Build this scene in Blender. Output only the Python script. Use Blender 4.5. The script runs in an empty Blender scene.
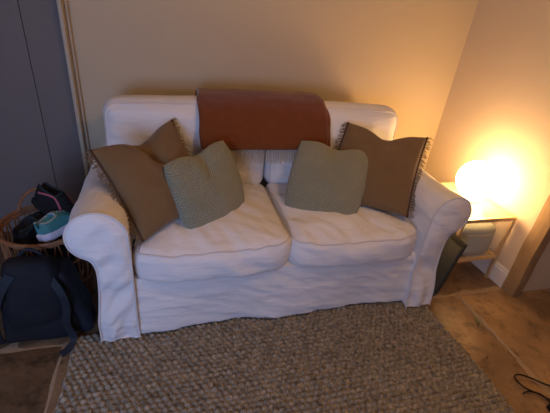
import bpy, bmesh, math, random
from mathutils import Vector, Matrix, noise
random.seed(7)
C = bpy.context.scene.collection
R = math.radians

# ---------------------------------------------------------------- helpers
def sstep(a, b, x):
    t = max(0.0, min(1.0, (x - a) / (b - a))) if a != b else float(x > a)
    return t * t * (3 - 2 * t)

def nz(v, s, o=0.0):
    return noise.noise(Vector((v[0] * s + o, v[1] * s + o * 1.7, v[2] * s - o)))

class MB:
    """collects geometry of one mesh"""
    def __init__(self):
        self.v, self.f, self.uv, self.mi = [], [], {}, {}
    def add(self, vs, fs, mi=0):
        o = len(self.v)
        self.v += [Vector(p) for p in vs]
        for f in fs:
            if mi: self.mi[len(self.f)] = mi
            self.f.append(tuple(i + o for i in f))
        return o
    def box(self, lo, hi, mi=0):
        x0, y0, z0 = lo; x1, y1, z1 = hi
        vs = [(x0,y0,z0),(x1,y0,z0),(x1,y1,z0),(x0,y1,z0),(x0,y0,z1),(x1,y0,z1),(x1,y1,z1),(x0,y1,z1)]
        self.add(vs, [(0,3,2,1),(4,5,6,7),(0,1,5,4),(1,2,6,5),(2,3,7,6),(3,0,4,7)], mi)
    def rbox(self, c, h, r, n=10, deform=None, M=None):
        """rounded box; n = divisions of a 1 m edge is adapted per axis"""
        if isinstance(n, int): n = (n, n, n)
        c = Vector(c); idx = {}; vs = []; fs = []
        def vid(i, j, k):
            key = (i, j, k)
            if key not in idx:
                p = [(-1 + 2 * t / m) * hh for t, m, hh in zip(key, n, h)]
                q = [max(-(hh - r), min(hh - r, x)) for x, hh in zip(p, h)]
                d = Vector([a - b for a, b in zip(p, q)])
                w = Vector(q) + (d.normalized() * r if d.length > 1e-9 else d)
                if deform: w = deform(w)
                if M: w = M @ w
                idx[key] = len(vs); vs.append(w + c)
            return idx[key]
        nx, ny, nz_ = n
        for i in range(nx):
            for j in range(ny):
                fs.append((vid(i,j,0), vid(i,j+1,0), vid(i+1,j+1,0), vid(i+1,j,0)))
                fs.append((vid(i,j,nz_), vid(i+1,j,nz_), vid(i+1,j+1,nz_), vid(i,j+1,nz_)))
        for i in range(nx):
            for k in range(nz_):
                fs.append((vid(i,0,k), vid(i+1,0,k), vid(i+1,0,k+1), vid(i,0,k+1)))
                fs.append((vid(i,ny,k), vid(i,ny,k+1), vid(i+1,ny,k+1), vid(i+1,ny,k)))
        for j in range(ny):
            for k in range(nz_):
                fs.append((vid(0,j,k), vid(0,j,k+1), vid(0,j+1,k+1), vid(0,j+1,k)))
                fs.append((vid(nx,j,k), vid(nx,j+1,k), vid(nx,j+1,k+1), vid(nx,j,k+1)))
        self.add(vs, fs)
    def tube(self, pts, r, n=8, closed=False, cap=True):
        pts = [Vector(p) for p in pts]; m = len(pts); vs = []; fs = []
        rr = r if callable(r) else (lambda t: r)
        prev = None
        for i, p in enumerate(pts):
            a = pts[(i - 1) % m] if (closed or i > 0) else p
            b = pts[(i + 1) % m] if (closed or i < m - 1) else p
            t = (b - a)
            t = t.normalized() if t.length > 1e-9 else Vector((0, 0, 1))
            if prev is None:
                u = t.orthogonal().normalized()
            else:
                u = prev - t * prev.dot(t)
                u = u.normalized() if u.length > 1e-6 else t.orthogonal().normalized()
            prev = u; w = t.cross(u)
            rad = rr(i / max(1, m - 1))
            for k in range(n):
                ang = 2 * math.pi * k / n
                vs.append(p + (u * math.cos(ang) + w * math.sin(ang)) * rad)
        for i in range(m if closed else m - 1):
            i2 = (i + 1) % m
            for k in range(n):
                k2 = (k + 1) % n
                fs.append((i*n+k, i*n+k2, i2*n+k2, i2*n+k))
        if cap and not closed:
            fs.append(tuple(reversed(range(n)))); fs.append(tuple((m-1)*n + k for k in range(n)))
        self.add(vs, fs)
    def lathe(self, prof, c, n=48):
        vs = []; fs = []; m = len(prof)
        for i in range(n):
            a = 2 * math.pi * i / n
            for rad, z in prof:
                vs.append((c[0] + rad * math.cos(a), c[1] + rad * math.sin(a), c[2] + z))
        for i in range(n):
            j = (i + 1) % n
            for k in range(m - 1):
                fs.append((i*m+k, j*m+k, j*m+k+1, i*m+k+1))
        self.add(vs, fs)
    def grid(self, fn, nu, nv, flip=False):
        vs = [fn(i / nu, j / nv) for j in range(nv + 1) for i in range(nu + 1)]
        fs = []
        for j in range(nv):
            for i in range(nu):
                a = j * (nu + 1) + i
                q = (a, a + 1, a + nu + 2, a + nu + 1)
                fs.append(q[::-1] if flip else q)
        return self.add(vs, fs)
    def build(self, name, mats, parent=None, smooth=True, weld=1e-5):
        me = bpy.data.meshes.new(name)
        me.from_pydata([tuple(p) for p in self.v], [], self.f)
        if not isinstance(mats, (list, tuple)): mats = [mats]
        for m in mats: me.materials.append(m)
        for i, k in self.mi.items(): me.polygons[i].material_index = k
        if self.uv:
            l = me.uv_layers.new(name='UVMap')
            for lp in me.loops:
                l.data[lp.index].uv = self.uv.get(lp.vertex_index, (0, 0))
        bm = bmesh.new(); bm.from_mesh(me)
        if weld: bmesh.ops.remove_doubles(bm, verts=bm.verts, dist=weld)
        bmesh.ops.recalc_face_normals(bm, faces=bm.faces)
        bm.to_mesh(me); bm.free()
        if smooth:
            for p in me.polygons: p.use_smooth = True
            me.set_sharp_from_angle(angle=R(42))
        ob = bpy.data.objects.new(name, me); C.objects.link(ob)
        if parent:
            ob.parent = parent
            bpy.context.view_layer.update()
            ob.matrix_parent_inverse = parent.matrix_world.inverted()
        return ob

def tag(o, label, cat, group=None):
    o['label'] = label; o['category'] = cat
    if group: o['group'] = group
    return o
def thing(name, label, cat, loc, group=None):
    o = bpy.data.objects.new(name, None); C.objects.link(o)
    o.location = loc; o.empty_display_size = 0.05
    bpy.context.view_layer.update()
    return tag(o, label, cat, group)
def struct(o):
    o['kind'] = 'structure'; return o

# ---------------------------------------------------------------- materials
def mat(name, col, rough=0.8, bump=None, var=None, spec=0.3, metal=0.0, sheen=0.0):
    """bump: list of (scale, strength, distance, detail[, stretch xyz]); var: (scale, amount, colour2)"""
    m = bpy.data.materials.new(name); m.use_nodes = True
    N, L = m.node_tree.nodes, m.node_tree.links
    b = N['Principled BSDF']
    b.inputs['Base Color'].default_value = (*col, 1)
    b.inputs['Roughness'].default_value = rough
    b.inputs['Metallic'].default_value = metal
    b.inputs['Specular IOR Level'].default_value = spec
    if sheen: b.inputs['Sheen Weight'].default_value = sheen
    tc = N.new('ShaderNodeTexCoord')
    if var:
        t = N.new('ShaderNodeTexNoise'); t.inputs['Scale'].default_value = var[0]; t.inputs['Detail'].default_value = 6
        L.new(tc.outputs['Object'], t.inputs['Vector'])
        r = N.new('ShaderNodeMapRange'); r.inputs['From Min'].default_value = .3; r.inputs['From Max'].default_value = .7
        r.inputs['To Max'].default_value = var[1]
        L.new(t.outputs['Fac'], r.inputs['Value'])
        mx = N.new('ShaderNodeMix'); mx.data_type = 'RGBA'
        mx.inputs['A'].default_value = (*col, 1); mx.inputs['B'].default_value = (*var[2], 1)
        L.new(r.outputs['Result'], mx.inputs['Factor']); L.new(mx.outputs['Result'], b.inputs['Base Color'])
    last = None
    for bp in (bump or []):
        t = N.new('ShaderNodeTexNoise'); t.inputs['Scale'].default_value = bp[0]; t.inputs['Detail'].default_value = bp[3]
        src = tc.outputs['Object']
        if len(bp) > 4:
            mp = N.new('ShaderNodeMapping'); mp.inputs['Scale'].default_value = bp[4]
            if len(bp) > 5: mp.inputs['Rotation'].default_value = bp[5]
            L.new(src, mp.inputs['Vector']); src = mp.outputs['Vector']
        L.new(src, t.inputs['Vector'])
        u = N.new('ShaderNodeBump'); u.inputs['Strength'].default_value = bp[1]; u.inputs['Distance'].default_value = bp[2]
        L.new(t.outputs['Fac'], u.inputs['Height'])
        if last: L.new(last.outputs['Normal'], u.inputs['Normal'])
        last = u
    if last: L.new(last.outputs['Normal'], b.inputs['Normal'])
    return m

def weave_mat(name, col, col2, su, sv, depth, rough=0.9):
    """woven / knitted cloth: rows of small stitches laid out in the cushion's own UV"""
    m = mat(name, col, rough, sheen=.25)
    N, L = m.node_tree.nodes, m.node_tree.links; b = N['Principled BSDF']
    uv = N.new('ShaderNodeUVMap'); uv.uv_map = 'UVMap'
    sep = N.new('ShaderNodeSeparateXYZ'); L.new(uv.outputs['UV'], sep.inputs['Vector'])
    def math_(op, a, bb=None):
        n = N.new('ShaderNodeMath'); n.operation = op
        for i, x in enumerate((a, bb)):
            if x is None: continue
            if isinstance(x, (int, float)): n.inputs[i].default_value = x
            else: L.new(x, n.inputs[i])
        return n.outputs[0]
    a = math_('SINE', math_('MULTIPLY', sep.outputs['X'], su * 6.2832))
    c = math_('SINE', math_('MULTIPLY', sep.outputs['Y'], sv * 6.2832))
    h = math_('MULTIPLY_ADD', math_('MULTIPLY', a, c), .5); 
    h.node.inputs[2].default_value = .5
    u = N.new('ShaderNodeBump'); u.inputs['Strength'].default_value = 1; u.inputs['Distance'].default_value = depth
    L.new(h, u.inputs['Height']); L.new(u.outputs['Normal'], b.inputs['Normal'])
    mx = N.new('ShaderNodeMix'); mx.data_type = 'RGBA'
    mx.inputs['A'].default_value = (*col2, 1); mx.inputs['B'].default_value = (*col, 1)
    L.new(h, mx.inputs['Factor']); L.new(mx.outputs['Result'], b.inputs['Base Color'])
    return m

def emit(name, col, s):
    m = bpy.data.materials.new(name); m.use_nodes = True
    b = m.node_tree.nodes['Principled BSDF']
    b.inputs['Base Color'].default_value = (.9, .88, .82, 1)
    b.inputs['Emission Color'].default_value = (*col, 1); b.inputs['Emission Strength'].default_value = s
    return m

COVER = mat('white_cotton_cover', (.74, .71, .70), .85, bump=[(9, .55, .022, 3, (.45, .8, 2.0), (0, .6, .3)), (20, .55, .009, 4, (.35, .7, 1.6), (0, -.5, .5)), (420, .12, .002, 2)], sheen=.15)
PIPING = mat('cover_piping', (.64, .60, .59), .85)
PLASTER = mat('cream_plaster', (.53, .435, .30), .9, bump=[(5, .22, .012, 4), (60, .08, .003, 3)], var=(2.2, .35, (.49, .40, .275)))
PLASTER_R = mat('pale_plaster', (.64, .53, .40), .9, bump=[(4, .3, .015, 4), (70, .08, .003, 3)], var=(2.5, .4, (.59, .485, .365)))
GREY = mat('grey_paint', (.155, .133, .124), .6, bump=[(30, .05, .002, 2)])
TRIMP = mat('cream_paint', (.44, .36, .26), .5)
WHITE = mat('white_gloss_paint', (.74, .71, .68), .4)
CEIL = mat('ceiling_paint', (.55, .47, .37), .9)
OAK = mat('weathered_oak', (.35, .23, .12), .6, bump=[(9, .5, .006, 6, (8, 8, .6))], var=(14, .8, (.27, .17, .085)))
STEP = mat('dark_brown_wood', (.13, .06, .028), .5, bump=[(20, .3, .004, 4)])
RUST = mat('rust_wool', (.165, .042, .007), .95, bump=[(160, .5, .004, 4), (14, .25, .01, 3)], var=(30, .5, (.125, .031, .005)), sheen=.35)
CREAMY = mat('cream_yarn', (.50, .405, .27), .9)
BROWN = mat('tan_linen', (.175, .105, .045), .85, bump=[(240, .3, .002, 3), (8, .25, .012, 3)], var=(40, .35, (.145, .086, .036)), sheen=.2)
TRIMD = mat('dark_brown_braid', (.07, .038, .02), .9)
FRINGE = mat('frayed_linen_ends', (.20, .14, .085), .9)
SAGE = weave_mat('sage_knit', (.37, .355, .235), (.22, .212, .14), 30, 30, .006)
BRASS = mat('pale_gold_metal', (.70, .52, .30), .35, spec=.5, metal=.55)
GLOW = emit('lit_opal_glass', (1, .60, .25), 27)
LBASE = mat('white_plastic', (.7, .66, .6), .4)
CASE = mat('dark_green_board', (.055, .058, .049), .6, bump=[(90, .15, .002, 3)])
CASE2 = mat('black_board', (.035, .035, .03), .6)
PAPER = mat('paper_edges', (.42, .40, .33), .8)
BOX = mat('grey_green_felt', (.34, .37, .35), .75, bump=[(120, .2, .002, 3)])
NAVY = mat('navy_nylon', (.006, .0065, .010), .75, bump=[(18, .4, .01, 3), (300, .2, .001, 2)])
NAVY2 = mat('navy_webbing', (.009, .012, .020), .65, bump=[(14, .5, .012, 3)])
CORD = mat('pale_cord', (.45, .42, .40), .8)
WICKER = mat('brown_rattan', (.21, .085, .036), .5, var=(30, .6, (.30, .15, .07)))
BLACKC = mat('black_cotton', (.010, .009, .011), .95, bump=[(25, .5, .01, 4)])
BLACKS = mat('black_shoe_mesh', (.008, .007, .009), .85, bump=[(200, .2, .001, 2)])
PINK = mat('dusty_pink_trim', (.36, .10, .14), .7)
TEAL = mat('teal_suede', (.055, .22, .24), .8, bump=[(200, .2, .001, 2)])
SOLE = mat('pale_rubber_sole', (.62, .60, .70), .6)
LINING = mat('dark_shoe_lining', (.02, .03, .035), .9)
CABLE = mat('black_cable', (.008, .007, .007), .45)
LEAFG = mat('green_scrap', (.10, .16, .07), .7)
LEAFB = mat('brown_scrap', (.10, .04, .018), .7)

def thin_glass(name, col, clear):
    m = mat(name, col, .25, spec=.6)
    N, L = m.node_tree.nodes, m.node_tree.links
    t = N.new('ShaderNodeBsdfTransparent'); t.inputs['Color'].default_value = (.96, .97, .95, 1)
    x = N.new('ShaderNodeMixShader'); x.inputs[0].default_value = clear
    L.new(N['Principled BSDF'].outputs[0], x.inputs[1]); L.new(t.outputs[0], x.inputs[2])
    L.new(x.outputs[0], N['Material Output'].inputs['Surface'])
    return m
TABLETOP = thin_glass('frosted_glass', (.62, .52, .38), .6)

def floor_mat():
    m = mat('worn_flagstone', (.38, .24, .125), .36, bump=[(6, .9, .02, 8), (38, .5, .005, 6)], var=(4, 1, (.16, .098, .058)), spec=.4)
    N, L = m.node_tree.nodes, m.node_tree.links; b = N['Principled BSDF']
    old = b.inputs['Base Color'].links[0].from_socket
    tc = N.new('ShaderNodeTexCoord')
    t = N.new('ShaderNodeTexNoise'); t.inputs['Scale'].default_value = 11; t.inputs['Detail'].default_value = 8; t.inputs['Roughness'].default_value = .7
    L.new(tc.outputs['Object'], t.inputs['Vector'])
    rp = N.new('ShaderNodeMapRange'); rp.inputs['From Min'].default_value = .5; rp.inputs['From Max'].default_value = .66; rp.inputs['To Max'].default_value = .75
    L.new(t.outputs['Fac'], rp.inputs['Value'])
    mx = N.new('ShaderNodeMix'); mx.data_type = 'RGBA'; mx.inputs['B'].default_value = (.07, .045, .03, 1)
    L.new(old, mx.inputs['A']); L.new(rp.outputs['Result'], mx.inputs['Factor'])
    # brightness varies per stone, lowest at the left side
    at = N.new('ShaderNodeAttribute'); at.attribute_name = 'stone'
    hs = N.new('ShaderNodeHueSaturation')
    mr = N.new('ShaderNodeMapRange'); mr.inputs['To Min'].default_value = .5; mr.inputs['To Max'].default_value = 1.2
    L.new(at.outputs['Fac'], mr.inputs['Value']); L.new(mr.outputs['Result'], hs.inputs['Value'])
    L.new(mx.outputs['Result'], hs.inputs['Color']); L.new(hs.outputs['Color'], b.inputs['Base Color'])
    return m
STONE = floor_mat()
MORTAR = mat('pale_lime_mortar', (.36, .27, .18), .9, bump=[(60, .5, .006, 5)])

def rug_mat():
    m = mat('woven_jute_wool', (.27, .23, .18), .95, bump=[(300, .5, .003, 3)], sheen=.2)
    N, L = m.node_tree.nodes, m.node_tree.links; b = N['Principled BSDF']
    tc = N.new('ShaderNodeTexCoord')
    t = N.new('ShaderNodeTexNoise'); t.inputs['Scale'].default_value = 55; t.inputs['Detail'].default_value = 3
    L.new(tc.outputs['Object'], t.inputs['Vector'])
    cr = N.new('ShaderNodeValToRGB')
    cr.color_ramp.elements[0].position = .3; cr.color_ramp.elements[0].color = (.13, .105, .075, 1)
    cr.color_ramp.elements[1].position = .7; cr.color_ramp.elements[1].color = (.38, .32, .235, 1)
    L.new(t.outputs['Fac'], cr.inputs['Fac']); L.new(cr.outputs['Color'], b.inputs['Base Color'])
    return m
RUG = rug_mat()

# ---------------------------------------------------------------- setting
YB, XR, XL, YF, H = 1.0, 1.41, -1.9, -2.0, 2.25
def wall(name, lo, hi, m):
    b = MB(); b.box(lo, hi); return struct(b.build(name, m, smooth=False))
wall('wall_back', (-1.0, YB, -.05), (XR, YB + .15, H), PLASTER)
wall('ceiling', (XL - .15, YF - .15, H), (2.9, YB + .15, H + .1), CEIL)
# right wall: thick masonry up to the doorway, a lintel over it and the next pier
b = MB()
b.box((XR, -.03, -.05), (XR + .38, YB + .15, H))
b.box((XR, -.95, 1.98), (XR + .38, -.03, H))
b.box((XR, YF - .15, -.05), (XR + .38, -.95, H))
struct(b.build('wall_right', PLASTER_R, smooth=False))
# passage behind the doorway
b = MB(); b.box((2.7, YF - .15, -.05), (2.9, YB + .15, H)); b.box((XR + .38, .3, -.05), (2.7, .4, H)); b.box((XR + .38, YF - .15, -.05), (2.7, YF, H))
struct(b.build('wall_passage', PLASTER_R, smooth=False))
# left wall, and the front wall with the low cottage window the daylight comes through
wall('wall_left', (XL - .15, YF - .15, -.05), (XL, YB + .15, H), PLASTER)
WX0, WX1, WZ0, WZ1 = -1.86, -.86, .45, 1.35
b = MB()
b.box((XL, YF - .15, -.05), (WX0, YF, H)); b.box((WX1, YF - .15, -.05), (XR, YF, H))
b.box((WX0, YF - .15, -.05), (WX1, YF, WZ0)); b.box((WX0, YF - .15, WZ1), (WX1, YF, H))
struct(b.build('wall_front', PLASTER, smooth=False))
b = MB()
for x in (WX0, (WX0 + WX1) / 2 - .015, WX1 - .03): b.box((x, YF - .11, WZ0), (x + .03, YF - .07, WZ1))
for z in (WZ0, WZ1 - .03): b.box((WX0, YF - .11, z), (WX1, YF - .07, z + .03))
struct(b.build('window_1', WHITE, smooth=False))

# grey boarded wall left of the plaster, standing a little proud of it
b = MB(); x = -1.0; k = 0
while x > XL - .02:
    w = .172 if k == 0 else .42
    k += 1
    b.rbox((x - w / 2, YB + .02, 1.1), (w / 2 - .0006, .055, 1.17), .004, (6, 4, 6))
    x -= w
b.box((XL, YB + .0, -.05), (-1.0, YB + .15, H))
struct(b.build('wall_boarded', GREY))
b = MB(); b.rbox((-.990, YB - .035, 1.12), (.011, .035, 1.15), .006, (6, 6, 4)); b.rbox((-.972, YB - .012, 1.12), (.008, .014, 1.15), .006, (6, 4, 4))
struct(b.build('trim_1', [TRIMP]))
# baseboards
b = MB()
def skirting(b, x, y0, y1, h=.12):
    b.box((x - .016, y0, 0), (x, y1, h - .02)); b.box((x - .011, y0, h - .02), (x, y1, h))
skirting(b, XR, .02, YB)
struct(b.build('baseboard_right', WHITE, smooth=False))
b = MB(); b.box((-.94, YB - .016, 0), (XR - .016, YB, .12)); struct(b.build('baseboard_back', WHITE, smooth=False))
# oak post at the doorway
def post_def(w):
    w = w.copy(); w.x += .006 * nz(w, 5, 3); w.y += .006 * nz(w, 4, 9); return w
b = MB(); b.rbox((1.425, -.018, .98), (.032, .042, .985), .006, (4, 4, 40), post_def)
struct(b.build('trim_2', OAK))
b = MB(); b.rbox((1.93, -.5, .035), (.2, .46, .04), .01, (6, 10, 4)); struct(b.build('door_step', STEP))

# flagstone floor: separate bevelled stones over a mortar bed, one mesh
b = MB(); stone_val = []
b.box((XL, YF - .1, -.08), (2.8, YB + .1, -.0045), 1)
rows = [(1.1, .52, [-1.9, -1.32, -.4, .3, .95, 1.62, 2.2, 2.8]), (.52, .015, [-1.9, -1.18, -.55, .2, .82, 1.5, 2.1, 2.8]),
        (.015, -.86, [-1.9, -1.48, -.99, -.3, .4, 1.07, 1.72, 2.8]), (-.86, -1.2, [-1.9, -1.2, -.6, .15, .83, 1.35, 2.0, 2.8]),
        (-1.2, -1.5, [-1.9, -1.4, -.7, .1, .7, 1.3, 2.1, 2.8]), (-1.5, -2.1, [-1.9, -1.1, -.4, .3, 1.0, 1.6, 2.8])]
for y1, y0, xs in rows:
    for xa, xb in zip(xs[:-1], xs[1:]):
        g = .0035; dz = random.uniform(-.003, .002); sv = random.uniform(.35, 1) if xb > -.9 else random.uniform(0, .1); o = random.uniform(0, 50)  # stones at the left get a darker range than the rest
        nn = (max(6, int((xb - xa) / .04)), max(6, int((y1 - y0) / .04)), 2)
        def d(w, o=o, dz=dz, hx=(xb - xa) / 2 - g, hy=(y1 - y0) / 2 - g):
            w = w.copy()
            w.x += .010 * noise.noise(Vector((w.y * 7 + o, o, 0))) * abs(w.x) / hx
            w.y += .010 * noise.noise(Vector((w.x * 7 - o, o, 3))) * abs(w.y) / hy
            if w.z > 0:
                w.z += .0035 * noise.noise(Vector((w.x * 5, w.y * 5, o))) + .0015 * noise.noise(Vector((w.x * 18, w.y * 18, o))) + dz
            return w
        nf = len(b.f)
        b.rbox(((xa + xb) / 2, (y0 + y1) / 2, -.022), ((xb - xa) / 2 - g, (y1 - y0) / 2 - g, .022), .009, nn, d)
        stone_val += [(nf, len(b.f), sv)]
# proud pale ridges of mortar in two of the joints by the lamp table
def ridge(p, q, r):
    n = 26
    b.tube([Vector(p).lerp(Vector(q), i / n) + Vector((.004 * math.sin(i * 1.3), .003 * math.sin(i * 2.1), 0)) for i in range(n + 1)],
           lambda t: r * (.55 + .45 * math.sin(math.pi * min(1, t * 1.1 + .05))) , 6)
    for i in range(len(b.f) - n * 6 - 2, len(b.f)): b.mi[i] = 1
ridge((1.07, .012, -.002), (1.063, -.46, -.004), .0105)
ridge((1.07, .014, -.004), (1.66, .016, -.006), .009)
fl = b.build('floor', [STONE, MORTAR], weld=0)
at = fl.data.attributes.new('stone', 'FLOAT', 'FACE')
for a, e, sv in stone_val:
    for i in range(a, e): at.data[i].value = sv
struct(fl)

# ---------------------------------------------------------------- rug
rx0, rx1, ry1, ry0 = -.955, .822, .045, -1.18
b = MB(); px, py = .027, .0225
nxr, nyr = int((rx1 - rx0) / .0041), int((ry1 - ry0) / .0036)
def rug_pt(u, v):
    x = rx0 + (rx1 - rx0) * u; y = ry0 + (ry1 - ry0) * v
    xx = x + .004 * nz((x, y, 0), 6); yy = y + .004 * nz((x, y, 4), 7)
    row = math.floor(yy / py)
    fx = xx / px + (.5 if row % 2 else 0) + .12 * noise.noise(Vector((row * 3.3, math.floor(xx / px), 0)))
    cx = fx - math.floor(fx) - .5; cy = yy / py - row - .5
    hgt = max(0, 1 - (cx * 2.0) ** 2) ** .95 * max(0, 1 - (cy * 2.0) ** 2) ** .95
    amp = .75 + .5 * noise.noise(Vector((math.floor(fx) * 1.7, row * 2.3, 8)))
    z = .005 + .019 * hgt * amp
    ex = min(u, 1 - u) * (rx1 - rx0); ey = min(v, 1 - v) * (ry1 - ry0)
    e = min(ex, ey)
    if e < .010: z *= sstep(-.006, .010, e)
    if ex < .003: z = 0.001
    x += (.006 * math.sin(y * 11) + .005 * nz((0, y, 0), 25)) * (1 if u > .5 else -1) * sstep(.1, 0, min(u, 1 - u))
    return Vector((x, y, z))
b.grid(rug_pt, nxr, nyr)
rug = b.build('rug', RUG, weld=0)
tag(rug, 'chunky woven grey-beige rug on the stone floor in front of the sofa', 'rug')

# ---------------------------------------------------------------- sofa
sofa = thing('sofa', 'white slipcovered two-seat sofa with rolled arms against the back wall', 'sofa', (0, .43, 0))
Zh = .021     # hem height, just clear of the rug
# base with skirt
def base_def(w):
    w = w.copy()
    if w.y < -.37:
        t = sstep(.12, -.17, w.z)
        w.y -= t * (.012 * math.sin(w.x * 9 + 1) + .010 * nz((w.x, 0, w.z * .4), 8, 2)) + .008 * nz((w.x * .8 + w.z * 1.6, w.z * .8 - w.x * .3, 0), 11, 5) + .007 * nz((w.x * 1 + w.z * 2, w.z, 4), 22, 5)
        w.y -= .006 * t
        w.z += .004 * sstep(-.05, -.16, w.z) * nz((w.x, 0, 0), 4, 4)
    return w
b = MB(); b.rbox((0, .412, .175), (.70, .405, .154), .012, (90, 20, 26), base_def)
b.build('base', COVER, sofa)
# arms
prof = []
def arcp(cx, cz, rx, rz, a0, a1, n):
    return [(cx + rx * math.cos(R(a0 + (a1 - a0) * i / n)), cz + rz * math.sin(R(a0 + (a1 - a0) * i / n))) for i in range(n + 1)]
prof += [(.677, Zh + (.49 - Zh) * i / 14) for i in range(14)]
prof += arcp(.785, .555, .107, .108, 190, 20, 26)          # inner face, over the top
prof += arcp(.800, .560, .092, .100, 12, -75, 12)          # outer tip and curl under
prof += [(.808, .435), (.803, .40), (.803, .36), (.806, .31), (.811, .26), (.817, .21), (.824, .16), (.832, .11), (.840, .06), (.846, Zh)]
def resample(pts, n):
    ds = [0]
    for p, q in zip(pts[:-1], pts[1:]): ds.append(ds[-1] + math.hypot(q[0]-p[0], q[1]-p[1]))
    out = []; i = 0
    for k in range(n + 1):
        d = ds[-1] * k / n
        while i < len(ds) - 2 and ds[i+1] < d: i += 1
        a = (d - ds[i]) / max(1e-9, ds[i+1] - ds[i])
        out.append((pts[i][0] + (pts[i+1][0]-pts[i][0]) * a, pts[i][1] + (pts[i+1][1]-pts[i][1]) * a))
    return out
apex = max(range(len(prof)), key=lambda k: prof[k][1] + .35 * prof[k][0])
NH = 40
prof = resample(prof[:apex+1], NH)[:-1] + resample(prof[apex:], NH)
def arm(sx):
    b = MB(); n = len(prof); y0, y1 = -.010, .80; ny = 46
    def wr(x, y, z):
        v = Vector((x * sx + 3 * sx, y, z))
        return .008 * nz(v, 7, 1) + .003 * nz(v, 19, 2)
    def P(k, y, front=False):
        x, z = prof[k % n]
        cx, cz = .755, .50
        d = Vector((x - cx, z - cz)); d.normalize()
        s = wr(x, y, z) * (0.3 if front else 1)
        y -= (.040 if sx > 0 else .006) * sstep(.26, .0, z) * sstep(.25, 0, y)
        x -= (.018 if sx > 0 else 0) * sstep(.2, .0, z) * (x > .76)
        flare = .016 * sstep(.16, 0, z) * math.sin(y * 26 + sx) * (1 if x > .76 else .2)
        return Vector((sx * (x + d.x * s + flare), y + (.004 * math.sin(z * 30)) * sstep(.3, 0, z), z + (d.y * s if z > .1 else 0)))
    vs = []; fs = []
    for j in range(ny + 1):
        y = y0 + (y1 - y0) * (j / ny) ** 1.15
        for k in range(n): vs.append(P(k, y, j == 0))
    for j in range(ny):
        for k in range(n):
            k2 = (k + 1) % n
            fs.append((j*n+k, j*n+k2, (j+1)*n+k2, (j+1)*n+k))
    fs.append(tuple(ny * n + k for k in range(n)))
    b.add(vs, fs)
    # front panel: rows from the inner to the outer edge, softly padded and creased
    m = 20; vs = []; fs = []
    for i in range(NH + 1):
        pa, pb = P(i, y0, True), P(2 * NH - i, y0, True)
        for j in range(m + 1):
            w = j / m; p = pa.lerp(pb, w); X = abs(p.x); Z = p.z
            e = (1 - (2 * w - 1) ** 4) * (1 - (i / NH) ** 8)
            pad = .022 * e * (sstep(.25, .5, Z) * .8 + .2)
            dg = X * .9 + Z * .75
            cre = e * (.017 * nz((dg * 2.4, (X - Z) * .6, sx), 8, 6) + .009 * nz((dg * 4.5, (X - Z) * .8, 2 + sx), 9, 3))
            fl_ = e * .012 * math.sin(X * 60 + sx) * sstep(.22, .02, Z)
            vs.append(Vector((p.x, p.y - pad - cre - fl_, Z)))
    for i in range(NH):
        for j in range(m):
            q = i * (m + 1) + j
            fs.append((q, q + 1, q + m + 2, q + m + 1))
    b.add(vs, fs)
    o = b.build('arm', COVER, sofa, weld=2e-5)
    # piping round the front panel
    q = MB()
    q.tube([P(k, y0, True) + Vector((0, -.002, 0)) for k in range(n)], .0045, 6)
    q.build('piping', PIPING, o)
    return o
arm(-1); arm(1)
# back frame
def bf_def(w):
    w = w.copy(); t = (w.z + .41) / .82
    w.y += .03 * t + .004 * nz(w, 6, 8); return w
b = MB(); b.rbox((0, .79, .44), (.80, .07, .415), .05, (50, 8, 26), bf_def)
b.build('back_frame', COVER, sofa)
# seat cushions
def seat(x0, x1, o):
    hx, hy, hz = (x1 - x0) / 2, .315, .082
    def d(w):
        w = w.copy(); u, v = w.x / hx, w.y / hy
        top = (w.z + hz) / (2 * hz)
        dome = max(0, (1 - u * u)) ** .7 * max(0, (1 - v * v)) ** .6
        w.z += top * (.036 * dome + .014 * nz((w.x, w.y, 0), 5, o) + .012 * nz((w.x * 1.2 + w.y * .5, w.y * .5, 0), 12, o) + .005 * nz((w.x + w.y, w.y * .4, 0), 26, o))
        w.z -= .022 * sstep(.55, 1, -v) * top * (1 - .3 * u * u) - .004
        side = sstep(.2, 1, abs(v)) if v < 0 else 0
        w.y += .045 * abs(u) ** 7 * sstep(.3, 1, -v)
        w.x += .012 * u * (1 - (2 * top - 1) ** 2) * sstep(.3, .9, -v) * abs(u) ** 4
        w.y -= side * (.014 * (1 - u * u) * (1 - (2 * top - 1) ** 2) + .012 * nz((w.x + w.z, w.z * 1.3, 1), 10, o))
        w.z += (1 - top) * (-.010 * (1 - u * u) + .006 * nz((w.x, 0, 0), 6, o)) * sstep(.4, 1, -v)
        return w
    b = MB(); c = ((x0 + x1) / 2, .300, .385)
    b.rbox(c, (hx, hy, hz), .042, (60, 48, 16), d)
    ob = b.build('seat_cushion', COVER, sofa)
    q = MB(); r = .042; k = .70
    for s in (1, -1):
        pts = []
        ax, ay = hx - r, hy - r
        for cx, cy, a0 in ((ax, -ay, -90), (ax, ay, 0), (-ax, ay, 90), (-ax, -ay, 180)):
            for i in range(9):
                a = R(a0 + 90 * i / 8)
                pts.append((cx + r * k * math.cos(a) * 1.02, cy + r * k * math.sin(a) * 1.02))
        full = []
        for i in range(len(pts)):
            p, p2 = Vector(pts[i]), Vector(pts[(i + 1) % len(pts)])
            mm = max(1, int((p2 - p).length / .02))
            full += [p.lerp(p2, t / mm) for t in range(mm)]
        q.tube([d(Vector((p.x, p.y, s * (hz - r + r * .74)))) + Vector(c) for p in full], .0035, 6, closed=True)
    q.build('piping', PIPING, ob)
seat(-.672, .002, 3.0); seat(.006, .672, 11.0)
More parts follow.
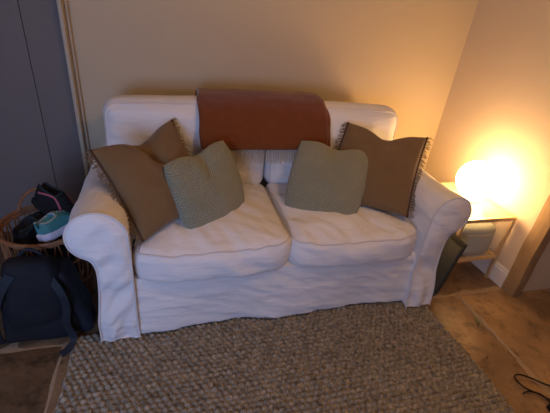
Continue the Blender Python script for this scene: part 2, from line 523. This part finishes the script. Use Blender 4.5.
# back cushions
def backc(x0, x1, o, outer):
    hx, hy, hz = (x1 - x0) / 2, .085, .238
    def d(w):
        w = w.copy(); u, v = w.x / hx, w.z / hz
        f = .5 - w.y / (2 * hy)
        w.y -= f * (.022 * max(0, 1 - u * u) * max(0, 1 - v * v) + .014 * nz((w.x, 0, w.z), 5, o) + .012 * nz((w.x + w.z * .6, 0, w.z), 11, o))
        w.z += (.012 * nz((w.x, 0, 0), 4, o) - .012 * u * u) * sstep(-.2, 1, v)
        w.x += .012 * nz((0, w.y, w.z), 6, o) * abs(u)
        if v < 0 and u * outer > .3:      # notched over the arm
            pass
        w.y += w.z * .14
        return w
    b = MB(); c = ((x0 + x1) / 2, .665, .680)
    b.rbox(c, (hx, hy, hz), .07, (46, 12, 32), d)
    ob = b.build('back_cushion', COVER, sofa)
    q = MB(); r = .07; k = .72
    for s in (1, -1):
        pts = []; ax, az = hx - r, hz - r
        for cx, cz, a0 in ((ax, -az, -90), (ax, az, 0), (-ax, az, 90), (-ax, -az, 180)):
            for i in range(9):
                a = R(a0 + 90 * i / 8); pts.append((cx + r * k * math.cos(a) * 1.02, cz + r * k * math.sin(a) * 1.02))
        full = []
        for i in range(len(pts)):
            p, p2 = Vector(pts[i]), Vector(pts[(i + 1) % len(pts)])
            mm = max(1, int((p2 - p).length / .02)); full += [p.lerp(p2, t / mm) for t in range(mm)]
        q.tube([d(Vector((p.x, s * (hy - r + r * .72), p.y))) + Vector(c) for p in full], .0035, 6, closed=True)
    q.build('piping', PIPING, ob)
backc(-.820, -.004, 21, -1); backc(.004, .808, 33, 1)

# ---------------------------------------------------------------- scatter cushions
def cushion(name, label, group, TL, TR, BR, BL, thick, m, chop, rnd, pinch, o, crease=0.0, fringe=False):
    TL, TR, BR, BL = map(Vector, (TL, TR, BR, BL))
    cen = (TL + TR + BR + BL) / 4
    if rnd: TL, TR, BR, BL = (cen + (p - cen) * 1.06 for p in (TL, TR, BR, BL))
    nrm = (TR - BL).cross(TL - BR).normalized()
    if nrm.y > 0: nrm = -nrm
    root = thing(name, label, 'cushion', (BL + BR) / 2, group)
    N = 44
    def pos(u, v, side):
        uu = u * (1 - pinch * (1 - v * v)); vv = v * (1 - pinch * (1 - u * u))
        if rnd: uu, vv = uu * math.sqrt(1 - rnd * vv * vv), vv * math.sqrt(1 - rnd * uu * uu)
        dip = chop * math.exp(-((u - .04) / .42) ** 2) * sstep(-.6, 1, v) ** 1.6
        vv -= dip
        p = TL * (1-uu)*(1+vv)/4 + TR * (1+uu)*(1+vv)/4 + BR * (1+uu)*(1-vv)/4 + BL * (1-uu)*(1-vv)/4
        th = thick * (max(0, 1 - u * u) * max(0, 1 - v * v)) ** .42
        th *= 1 - .45 * math.exp(-((u - .04) / .16) ** 2) * sstep(-.1, .9, v) * (chop > 0)
        if crease and side > 0: th -= crease * math.exp(-((u - .1 + (v - .3) * .5) / .07) ** 2) * sstep(-.1, .6, v) * (1 - v * v)
        th += .010 * nz((u * .3, v * .3, o), 9, o) * min(1, 3 * (1 - max(abs(u), abs(v))))
        if v > .55: p += nrm * (-.012 * math.exp(-(u / .4) ** 2) * sstep(.55, 1, v))
        return p + nrm * side * max(th, 0)
    b = MB()
    for side in (1, -1):
        s0 = b.grid(lambda a, c: pos(2 * a - 1, 2 * c - 1, side), N, N, flip=side < 0)
        for j in range(N + 1):
            for i in range(N + 1):
                b.uv[s0 + j * (N + 1) + i] = (i / N + (0 if side > 0 else 1.5), j / N)
    # keep UVs: weld by hand through the bmesh remove_doubles of build(), loops carry the UVs
    b.build('cover', m, root)
    if fringe:
        for sx in (-1, 1):
            q = MB(); pts = [pos(sx, -1 + 2 * t / 40, 1) for t in range(41)]
            q.tube(pts, .0062, 6); q.build('braid', TRIMD, root)
            q = MB()
            for t in range(130):
                v = -.99 + 1.98 * t / 129
                p = pos(sx, v, 1); inn = pos(sx * .93, v, 0)
                dr = (p - inn).normalized()
                al = (pos(sx, min(1, v + .02), 1) - pos(sx, max(-1, v - .02), 1)).normalized()
                ln = random.uniform(.018, .036)
                s = random.uniform(-.5, .5); cu = random.uniform(-.5, .5)
                a = p + dr * ln * .55 + al * ln * s * .4 + nrm * random.uniform(-.003, .003)
                e = p + dr * ln + al * ln * (s + cu * .6) * .8 + nrm * random.uniform(-.006, .006) - Vector((0, 0, ln * .25))
                q.tube([p, a, e], .0015, 4)
            q.build('fringe', FRINGE, root)
    return root
cushion('fringed_cushion', 'tan brown fringed cushion slumped in the left arm corner of the sofa', 'fringed brown cushions',
        (-.816, .25, .802), (-.500, .545, .842), (-.33, .30, .51), (-.628, .02, .505), .075, BROWN, .19, 0, .055, 3.1, crease=.05, fringe=True)
cushion('fringed_cushion', 'tan brown fringed cushion slumped in the right arm corner, nearest the lit lamp', 'fringed brown cushions',
        (.439, .555, .846), (.848, .398, .818), (.612, .082, .512), (.22, .34, .50), .066, BROWN, .19, 0, .055, 8.2, fringe=True)
cushion('knitted_cushion', 'sage green knitted cushion leaning on the left brown cushion', 'green knitted cushions',
        (-.545, .225, .745), (-.262, .44, .785), (-.160, .330, .49), (-.441, .10, .458), .078, SAGE, .17, .16, -.005, 5.7)
cushion('knitted_cushion', 'sage green knitted cushion leaning on the right brown cushion', 'green knitted cushions',
        (.145, .475, .775), (.522, .385, .738), (.358, .135, .458), (.030, .290, .470), .078, SAGE, .15, .16, -.005, 14.4)

# ---------------------------------------------------------------- throw
throw = thing('throw_blanket', 'rust wool throw folded over the middle of the sofa back', 'blanket', (0, .74, .90))
path = [(.885, .66), (.883, .78), (.872, .85), (.84, .892), (.79, .907), (.73, .909), (.675, .900), (.633, .880), (.596, .85), (.566, .795), (.541, .748), (.524, .700)]
def path_at(t):
    f = t * (len(path) - 1); i = min(int(f), len(path) - 2); a = f - i
    p0 = Vector(path[max(i-1, 0)]); p1 = Vector(path[i]); p2 = Vector(path[i+1]); p3 = Vector(path[min(i+2, len(path)-1)])
    return .5 * ((2*p1) + (p2-p0)*a + (2*p0-5*p1+4*p2-p3)*a*a + (3*p1-p0-3*p2+p3)*a**3)
tx0, tx1 = -.368, .318
def throw_layer(b, xa, xb, off, tend, o):
    nu, nv = 60, 46
    def mid(u, v):
        t = v * tend(u); p = path_at(t); q = path_at(min(1, t + .01)); r_ = path_at(max(0, t - .01))
        tg = (q - r_).normalized(); nn = Vector((tg.y, -tg.x))
        x = xa + (xb - xa) * u + .008 * nz((v * 2, 0, o), 3, o) * (1 if u > .5 else -1) * abs(2*u-1)
        return x, p, nn
    def pt(u, v, s):
        x, p, nn = mid(u, v)
        e = min(u, 1 - u) * (xb - xa); rr = .010
        th = rr * math.sqrt(max(0, 1 - (1 - min(1, e / rr)) ** 2)) * (1 if v < .985 else .45)
        w = off + .005 * nz((x * 1.3, v * .6, 0), 5, o) + .004 * nz((x, v, 0), 12, o)
        q = p + nn * (w + s * th)
        return Vector((x, q.x, q.y + .004 * nz((x, 0, v), 6, o)))
    b.grid(lambda u, v: pt(u, v, 1), nu, nv); b.grid(lambda u, v: pt(u, v, -1), nu, nv, flip=True)
    for vv in (0, 1):
        o_ = len(b.v)
        vs = [pt(i / nu, vv, s) for i in range(nu + 1) for s in (1, -1)]
        b.add(vs, [(2*i, 2*i+1, 2*i+3, 2*i+2) for i in range(nu)])
    return pt
b = MB()
pt_o = throw_layer(b, tx0, tx1, .028, lambda u: .985 + .015 * math.sin(u * math.pi) - .02 * sstep(.9, 1, u), 2)
pt_i = throw_layer(b, tx0 + .012, tx1 + .022, .012, lambda u: .993 + .02 * math.sin(u * math.pi) - .02 * u, 7)
tb = b.build('blanket', RUST, throw, weld=1e-4)
q = MB()
for k in range(64):
    u = .02 + .9 * k / 63
    p = pt_i(u, 1, 0); L = random.uniform(.066, .082)
    dx = random.uniform(-.004, .004)
    q.tube([p + Vector((0, .001, .01)), p + Vector((dx * .5, -.003, -L * .5)), p + Vector((dx, -.004 * random.random() - .004, -L))], .0024, 5)
q.build('fringe', CREAMY, tb)

# ---------------------------------------------------------------- lamp table
lt = thing('side_table', 'small pale gold square side table with lower shelf, in the corner beside the sofa', 'table', (1.19, .35, 0))
TX0, TX1, TY0, TY1, TZ = 1.02, 1.388, .118, .585, .445
b = MB(); b.rbox(((TX0+TX1)/2, (TY0+TY1)/2, TZ - .004), ((TX1-TX0)/2 - .014, (TY1-TY0)/2 - .014, .005), .003, (4, 4, 4)); b.build('tabletop', TABLETOP, lt)
b = MB(); w = .009
def bar(b, lo, hi): 
    c = [(a + e) / 2 for a, e in zip(lo, hi)]; h = [(e - a) / 2 for a, e in zip(lo, hi)]; b.rbox(c, h, .0015, 4)
bar(b, (TX0, TY0, TZ - .022), (TX1, TY0 + 2*w, TZ + .001)); bar(b, (TX0, TY1 - 2*w, TZ - .022), (TX1, TY1, TZ + .001))
bar(b, (TX0, TY0 + 2*w, TZ - .022), (TX0 + 2*w, TY1 - 2*w, TZ + .001)); bar(b, (TX1 - 2*w, TY0 + 2*w, TZ - .022), (TX1, TY1 - 2*w, TZ + .001))
b.build('top_frame', BRASS, lt)
for x in (TX0, TX1 - 2*w):
    for y in (TY0, TY1 - 2*w):
        b = MB(); bar(b, (x, y, -.001), (x + 2*w, y + 2*w, TZ - .022)); b.build('leg', BRASS, lt)
b = MB(); z0, z1 = .150, .168
bar(b, (TX0 + 2*w, TY0, z0), (TX1 - 2*w, TY0 + 2*w, z1)); bar(b, (TX0 + 2*w, TY1 - 2*w, z0), (TX1 - 2*w, TY1, z1))
bar(b, (TX0, TY0 + 2*w, z0), (TX0 + 2*w, TY1 - 2*w, z1)); bar(b, (TX1 - 2*w, TY0 + 2*w, z0), (TX1, TY1 - 2*w, z1))
b.build('shelf_frame', BRASS, lt)
b = MB(); b.rbox(((TX0+TX1)/2, (TY0+TY1)/2, .160), ((TX1-TX0)/2 - .016, (TY1-TY0)/2 - .016, .005), .002, 4); b.build('lower_shelf', TABLETOP, lt)

lamp = thing('globe_lamp', 'glowing white glass globe lamp on the side table', 'lamp', (1.25, .35, .446))
b = MB(); prof_l = [(.001, .0)] + [(.055, .0), (.056, .006), (.05, .014), (.001, .016)]
b.lathe(prof_l, (1.25, .35, .4462), 40); b.build('base', LBASE, lamp)
b = MB(); r = .116; cz = .574
b.lathe([(max(.0005, r * math.cos(a)), r * math.sin(a)) for a in [R(-76 + 166 * i / 36) for i in range(37)]], (1.25, .35, cz), 56)
b.build('glass_globe', GLOW, lamp)

# grey-green holdall on the lower shelf
hb = thing('storage_bag', 'grey-green felt bag with rounded corners on the lower shelf of the side table', 'bag', (1.21, .27, .166))
def hb_def(w):
    w = w.copy(); w.x *= 1 + .10 * (w.z / .085); w.y += -.014 * (1 - (w.x / .13) ** 2) * (1 if w.y < 0 else -.3); w.y += .12 * w.z; w.z += .003 * nz(w, 9, 1); return w
b = MB(); b.rbox((1.222, .25, .258), (.136, .085, .092), .036, (20, 14, 16), hb_def); hbb = b.build('body', BOX, hb)
b = MB(); b.tube([hb_def(Vector((-.08 + .16 * i / 20, -.0865, .047))) + Vector((1.222, .25, .258)) for i in range(21)], .003, 6); b.build('zip', PAPER, hb)

# flat portfolios leaning between sofa and table
def slab(name, label, m, bx, tx, y0, y1, L, th):
    p0 = Vector((bx, (y0+y1)/2, .0)); ang = math.asin((tx - bx) / L)
    root = thing(name, label, 'portfolio', p0, 'flat portfolios beside the sofa')
    M = Matrix.Rotation(ang, 4, 'Y')
    b = MB(); c = Vector((bx, (y0+y1)/2, 0)) + (M @ Vector((0, 0, L/2))) + Vector((0, 0, th * .5 * math.sin(ang) + .003))
    for s in (-1, 1):
        b.rbox(c + M @ Vector((s * (th/2 - .002), 0, 0)), (.002, (y1-y0)/2, L/2), .0015, (3, 8, 8), None, M.to_3x3())
    b.build('cover', m, root)
    b = MB(); b.rbox(c + M @ Vector((0, .003, -.002)), (th/2 - .004, (y1-y0)/2 - .006, L/2 - .006), .001, 4, None, M.to_3x3()); b.build('sheets', PAPER, root)
slab('portfolio', 'dark green flat portfolio leaning between sofa and side table, nearer the sofa', CASE, .905, .975, .02, .42, .335, .020)
slab('portfolio', 'black flat portfolio leaning against the side table legs, behind the green one', CASE2, .932, 1.004, .03, .42, .350, .014)

# ---------------------------------------------------------------- basket with shoes
BX, BY, BH, BR_, BB = -1.06, .345, .42, .182, .135
bk = thing('wicker_basket', 'round brown wicker basket full of shoes, between the sofa and the grey boards', 'basket', (BX, BY, 0))
def ring(r, z, n=72, wob=.0): return [(BX + (r + wob * math.sin(i * 5)) * math.cos(2*math.pi*i/n), BY + (r + wob * math.sin(i * 5)) * math.sin(2*math.pi*i/n), z + wob * math.cos(i * 3.1)) for i in range(n)]
b = MB(); b.tube(ring(BR_, BH, 90, .001), .0085, 8, closed=True); b.tube(ring(BR_ - .006, BH - .016, 90, .002), .006, 8, closed=True); b.build('rim', WICKER, bk)
b = MB(); nst = 22
for k in range(nst):
    a0 = 2*math.pi*k/nst
    for s in (-1, 1):
        a1 = a0 + s * 2*math.pi/nst * .9
        pts = []
        for i in range(9):
            t = i / 8; a = a0 + (a1 - a0) * t; rr = BB + (BR_ - .004 - BB) * t + .012 * math.sin(math.pi * t)
            pts.append((BX + rr * math.cos(a), BY + rr * math.sin(a), .012 + (BH - .02) * t))
        b.tube(pts, .0038, 6)
b.build('woven_side', WICKER, bk)
b = MB()
for z, rr in ((.012, BB), (.15, BB + .028), (.29, BB + .043)): b.tube(ring(rr, z, 72, .0015), .006, 7, closed=True)
b.build('hoops', WICKER, bk)
b = MB(); b.lathe([(.0005, .004), (BB, .004), (BB, .014), (.0005, .014)], (BX, BY, 0), 40); b.build('bottom', WICKER, bk)
for sgn, nm in ((1, 'a'), (-1, 'b')):
    if sgn < 0: continue
    b = MB(); pts = []
    for i in range(21):
        t = i / 20; a = R(84 + 56 * t)
        pts.append((BX + BR_ * math.cos(a), BY + BR_ * math.sin(a), BH + .085 * math.sin(math.pi * t) ** .6))
    b.tube(pts, .007, 8); b.build('handle', WICKER, bk)
# dark garment that fills the basket
def heap(w):
    w = w.copy(); rr = math.hypot(w.x, w.y)
    w.z += .022 * nz(w, 11, 3) + (.02 * math.cos(rr * 9) if w.z > 0 else 0)
    k = 1 + .16 * (w.z / .18); w.x *= k; w.y *= k
    return w
b = MB(); b.rbox((BX, BY, .205), (.112, .112, .178), .105, (20, 20, 20), heap)
g = b.build('black_garment', BLACKC); tag(g, 'black garment crumpled inside the wicker basket under the shoes', 'clothes')

def shoe(name, label, M, upper, solem, accent, stripe, high=0.0, size=.26):
    """about 26 cm shoe along local +x (toe), z up, sole on z = 0"""
    root = thing(name, label, 'shoe', M.translation, 'shoes in the basket')
    L = size
    def halfw(t): return .5 * (.058 + .036 * math.sin(min(1, t * 1.15) * math.pi * .62)) * (1 - sstep(.86, 1.0, t) * .62) * (.72 + .28 * sstep(0, .12, t))
    def cy(t): return .010 * math.sin(t * math.pi) 
    n = 28; b = MB(); vs = []; fs = []
    def ring_sole(t, z, k):
        w = halfw(t) * k
        return [(t * L, cy(t) + w, z), (t * L, cy(t) - w, z)]
    ol = []
    for i in range(n + 1):
        t = i / n; ol.append((t * L, cy(t) + halfw(t)))
    for i in range(n, -1, -1):
        t = i / n; ol.append((t * L, cy(t) - halfw(t)))
    m = len(ol); cx = L / 2
    for z, k in ((0, .96), (.006, 1.04), (.026, 1.06), (.032, 1.0)):
        for x, y in ol: vs.append(M @ Vector((cx + (x - cx) * k, y * k, z + .012 * sstep(.82, 1, x / L) + (.006 * sstep(.3, 0, x / L) if z > .02 else 0))))
    for r_ in range(3):
        for i in range(m):
            j = (i + 1) % m; fs.append((r_*m+i, r_*m+j, (r_+1)*m+j, (r_+1)*m+i))
    fs.append(tuple(range(m))); fs.append(tuple(3*m + i for i in range(m)))
    b.add(vs, fs); b.build('sole', solem, root)
    def top(t):
        return (.066 + high) * (1 - sstep(.30, .72, t)) + .050 * sstep(.25, .7, t) * (1 - .45 * sstep(.75, 1, t)) + .012 * sstep(.15, 0, t)
    def U(t, s):         # s 0..1 across the arch
        a = math.pi * s; w = halfw(t) * .97
        open_ = sstep(.40, .30, t)
        z = .024 + top(t) * math.sin(a) ** (.55)
        y = cy(t) + w * math.cos(a) * (1 - .18 * math.sin(a) * (1 - open_))
        if open_ > 0 and .25 < s < .75: z -= open_ * .040 * math.sin((s - .25) * 2 * math.pi)
        return M @ Vector((t * L * .985 + .002, y, z))
    b = MB(); b.grid(lambda s, t: U(t, s), 26, 34); b.build('upper', upper, root, smooth=True)
    for e, nm in ((0.0, 'heel_cap'), (1.0, 'toe_cap')):
        b = MB(); b.add([U(e, k / 26) for k in range(27)], [tuple(range(27))]); b.build(nm, upper, root)
    b = MB()
    b.tube([U(.02 + .36 * k / 14, .25) for k in range(15)] + [U(.39, .25 + .5 * k / 6) for k in range(7)] + [U(.38 - .36 * k / 14, .75) for k in range(15)], .004, 6)
    b.build('collar', accent, root)
    b = MB()
    for k in range(5):
        t = .42 + .065 * k
        up = M.to_3x3() @ Vector((0, 0, .002))
        b.tube([U(t + .02 * (s / 8 - .5) * (1 if k % 2 else -1), .36 + .28 * s / 8) + up for s in range(9)], .0022, 5)
    b.build('laces', accent, root)
    b = MB()
    for e in (.12, .88):
        b.tube([U(.08 + .55 * k / 14, e + (.10 if e < .5 else -.10) * math.sin(math.pi * k / 14)) + M.to_3x3() @ Vector((0, .0015 * (1 if e < .5 else -1), .0)) for k in range(15)], .0045, 6)
    b.build('side_stripe', stripe, root)
    return root
def TM(loc, rz, rx=0, ry=0):
    return Matrix.Translation(loc) @ Matrix.Rotation(R(rz), 4, 'Z') @ Matrix.Rotation(R(ry), 4, 'Y') @ Matrix.Rotation(R(rx), 4, 'X')
shoe('sneaker', 'teal suede sneaker with pale sole on top of the basket, next to the sofa arm', TM((-1.035, .205, .408), 56, -12, -2), TEAL, SOLE, mat('pale_laces', (.30, .36, .36), .8), TEAL, .0, .215)
shoe('trainer', 'black trainer with dusty pink trim propped behind the teal sneaker', TM((-1.11, .43, .478), -34, -8, 20), BLACKS, BLACKS, LINING, PINK, .03)
shoe('trainer', 'plain black trainer lying in the left half of the basket', TM((-1.14, .24, .362), 66, 0, -4), BLACKS, BLACKS, LINING, LINING, .0)

# ---------------------------------------------------------------- backpack
bp = thing('backpack', 'black and navy backpack slumped on the floor in front of the basket', 'backpack', (-1.06, .12, 0))
def bp_def(w):
    w = w.copy(); t = max(0, (w.z + .195) / .39)
    w.x *= 1.12 - .50 * t ** 1.1
    w.y *= 1.1 - .4 * t; w.y += -.012 * t - .02 * math.sin(t * 3)
    w.x += .010 * nz(w, 8, 2); w.y += .012 * nz(w, 9, 5); w.z += .008 * nz(w, 7, 7)
    return w
bc = Vector((-1.062, .108, .209))
b = MB(); b.rbox(bc, (.143, .060, .203), .05, (24, 14, 26), bp_def); b.build('body', NAVY, bp)
def pk_def(w):
    w = w.copy(); t = (w.z + .12) / .24
    w.x *= 1.08 - .2 * t; w.y += .022 * t; w.y += .01 * nz(w, 9, 3); return w
b = MB(); b.rbox(bc + Vector((-.015, -.066, -.066)), (.120, .022, .118), .02, (18, 8, 18), pk_def); b.build('front_pocket', NAVY, bp)
def sp_def(w):
    w = w.copy(); t = max(0, (w.z + .172) / .344)
    w.x += -.075 * t ** 1.5 + .012 * nz(w, 9, 2); w.y += .012 * nz(w, 8, 8); w.z += .01 * nz(w, 6, 4); return w
b = MB(); b.rbox((-.905, .115, .186), (.035, .062, .172), .03, (10, 12, 22), sp_def); b.build('side_panel', NAVY2, bp)
b = MB(); b.tube([(-1.11 + .09 * i / 14, .12, .402 + .035 * math.sin(math.pi * i / 14)) for i in range(15)], .007, 8); b.build('top_handle', NAVY2, bp)
def strap(b, pts, w=.017, th=.003):
    pts = [Vector(p) for p in pts]; full = []
    for i in range(len(pts) - 1):
        p0, p1, p2, p3 = pts[max(i-1,0)], pts[i], pts[i+1], pts[min(i+2, len(pts)-1)]
        for k in range(8):
            a = k / 8; full.append(.5 * ((2*p1) + (p2-p0)*a + (2*p0-5*p1+4*p2-p3)*a*a + (3*p1-p0-3*p2+p3)*a**3))
    full.append(pts[-1]); vs = []; fs = []
    for i, p in enumerate(full):
        t = (full[min(i+1, len(full)-1)] - full[max(i-1, 0)]).normalized()
        s = t.cross(Vector((0, -1, .25))).normalized(); nn = t.cross(s)
        for a, c in ((-1, -1), (1, -1), (1, 1), (-1, 1)): vs.append(p + s * a * w + nn * c * th)
    for i in range(len(full) - 1):
        for k in range(4): fs.append((i*4+k, i*4+(k+1)%4, (i+1)*4+(k+1)%4, (i+1)*4+k))
    fs += [(0,1,2,3), tuple(len(vs)-4+k for k in range(4))]
    b.add(vs, fs)
b = MB(); strap(b, [(-1.12, .05, .37), (-1.17, .03, .29), (-1.21, .02, .17), (-1.225, .03, .06), (-1.22, .05, .012)]); b.build('strap', NAVY2, bp)
b = MB(); strap(b, [(-1.0, .055, .36), (-.955, .02, .29), (-.945, .012, .21), (-.955, .005, .13), (-.94, .0, .05), (-.955, -.03, .022), (-.985, -.05, .012)], .014); b.build('strap', NAVY2, bp)
b = MB(); b.tube([(-1.225, .0, .135), (-1.238, -.002, .15), (-1.25, .0, .14), (-1.248, .004, .115), (-1.232, .006, .095), (-1.222, .004, .075)], .0035, 6); b.build('cord', CORD, bp)

# ---------------------------------------------------------------- cable and scraps on the floor
cb = thing('power_cable', 'black cable looped on the flagstones beside the rug', 'cable', (1.0, -.57, 0))
def smooth(pts, m=8):
    pts = [Vector(p) for p in pts]; full = []
    for i in range(len(pts) - 1):
        p0, p1, p2, p3 = pts[max(i-1,0)], pts[i], pts[i+1], pts[min(i+2, len(pts)-1)]
        for k in range(m):
            a = k / m; full.append(.5 * ((2*p1) + (p2-p0)*a + (2*p0-5*p1+4*p2-p3)*a*a + (3*p1-p0-3*p2+p3)*a**3))
    return full + [pts[-1]]
z = .006
b = MB(); b.tube(smooth([(1.40, -.72, z), (1.22, -.65, z), (1.084, -.587, z), (1.025, -.535, z), (.98, -.511, z + .003), (.946, -.522, z + .004), (.955, -.570, z), (.996, -.613, z), (1.03, -.655, z), (1.10, -.74, z), (1.2, -.86, z)]), .0034, 8)
b.build('lead', CABLE, cb)
b = MB(); b.tube(smooth([(.921, -.594, z), (.94, -.590, z + .002), (.965, -.597, z + .006), (.996, -.618, z + .006), (1.005, -.65, z + .004), (1.0, -.68, z + .004)]), .0032, 8); b.build('lead_end', CABLE, cb)
b = MB(); b.rbox((1.0, -.708, .0145), (.030, .045, .014), .006, (6, 8, 5)); b.build('plug_block', CABLE, cb)

def scrap(name, label, c, rx, ry, rot, m, cat):
    b = MB()
    def d(w):
        w = w.copy(); w.z += .004 * nz(w, 60, rx * 90) + .12 * abs(w.x) ** 1.2 * .3; w.y *= 1 - .6 * (w.x / rx) ** 2; return w
    b.rbox(c, (rx, ry, .0012), .001, (14, 8, 2), d, Matrix.Rotation(R(rot), 3, 'Z'))
    tag(b.build(name, m), label, cat)
scrap('dry_leaf', 'small green leaf scrap beside the pale mortar joint', (1.035, -.19, .0035), .022, .007, 78, LEAFG, 'leaf')
scrap('dry_leaf', 'small dark brown leaf scrap near the right edge of the rug', (.905, -.40, .0035), .009, .004, 20, LEAFB, 'leaf')

# ---------------------------------------------------------------- light
w = bpy.data.worlds.new('world'); bpy.context.scene.world = w; w.use_nodes = True
bg = w.node_tree.nodes['Background']; bg.inputs['Color'].default_value = (.62, .76, 1, 1); bg.inputs['Strength'].default_value = .4
def area(name, loc, rot, sx, sy, power, col):
    l = bpy.data.lights.new(name, 'AREA'); l.shape = 'RECTANGLE'; l.size, l.size_y = sx, sy; l.energy = power; l.color = col
    o = bpy.data.objects.new(name, l); C.objects.link(o); o.location = loc; o.rotation_euler = rot; return o
area('window_daylight', ((WX0 + WX1) / 2, YF - .2, (WZ0 + WZ1) / 2), (R(90), 0, 0), WX1 - WX0, WZ1 - WZ0, 25, (.34, .52, 1))
pl = bpy.data.lights.new('warm_top_fill', 'POINT'); pl.energy = 13; pl.color = (1, .62, .30); pl.shadow_soft_size = .09  # unseen warm fill light, added overhead to brighten seat and walls
po = bpy.data.objects.new('warm_top_fill', pl); C.objects.link(po); po.location = (.35, -.55, 2.02)

# ---------------------------------------------------------------- camera
f, yaw, pit, rol = 366.57, .311689, .502991, .111773
cy_, sy_ = math.cos(yaw), math.sin(yaw)
fwd = Vector((sy_ * math.cos(pit), cy_ * math.cos(pit), -math.sin(pit)))
rt = Vector((cy_, -sy_, 0)); up = rt.cross(fwd)
r2 = rt * math.cos(rol) + up * math.sin(rol); u2 = -rt * math.sin(rol) + up * math.cos(rol)
cd = bpy.data.cameras.new('camera'); cam = bpy.data.objects.new('camera', cd); C.objects.link(cam)
M = Matrix((r2, u2, -fwd)).transposed().to_4x4(); M.translation = Vector((-.510274, -1.249754, 1.37577))
cam.matrix_world = M
cd.sensor_width = 36; cd.lens = f / 550 * 36; cd.clip_start = .02
sc = bpy.context.scene; sc.camera = cam
sc.view_settings.view_transform = 'Standard'; sc.view_settings.look = 'None'
sc.view_settings.gamma = 1; sc.view_settings.use_curve_mapping = False
sc.view_settings.exposure = 0.47
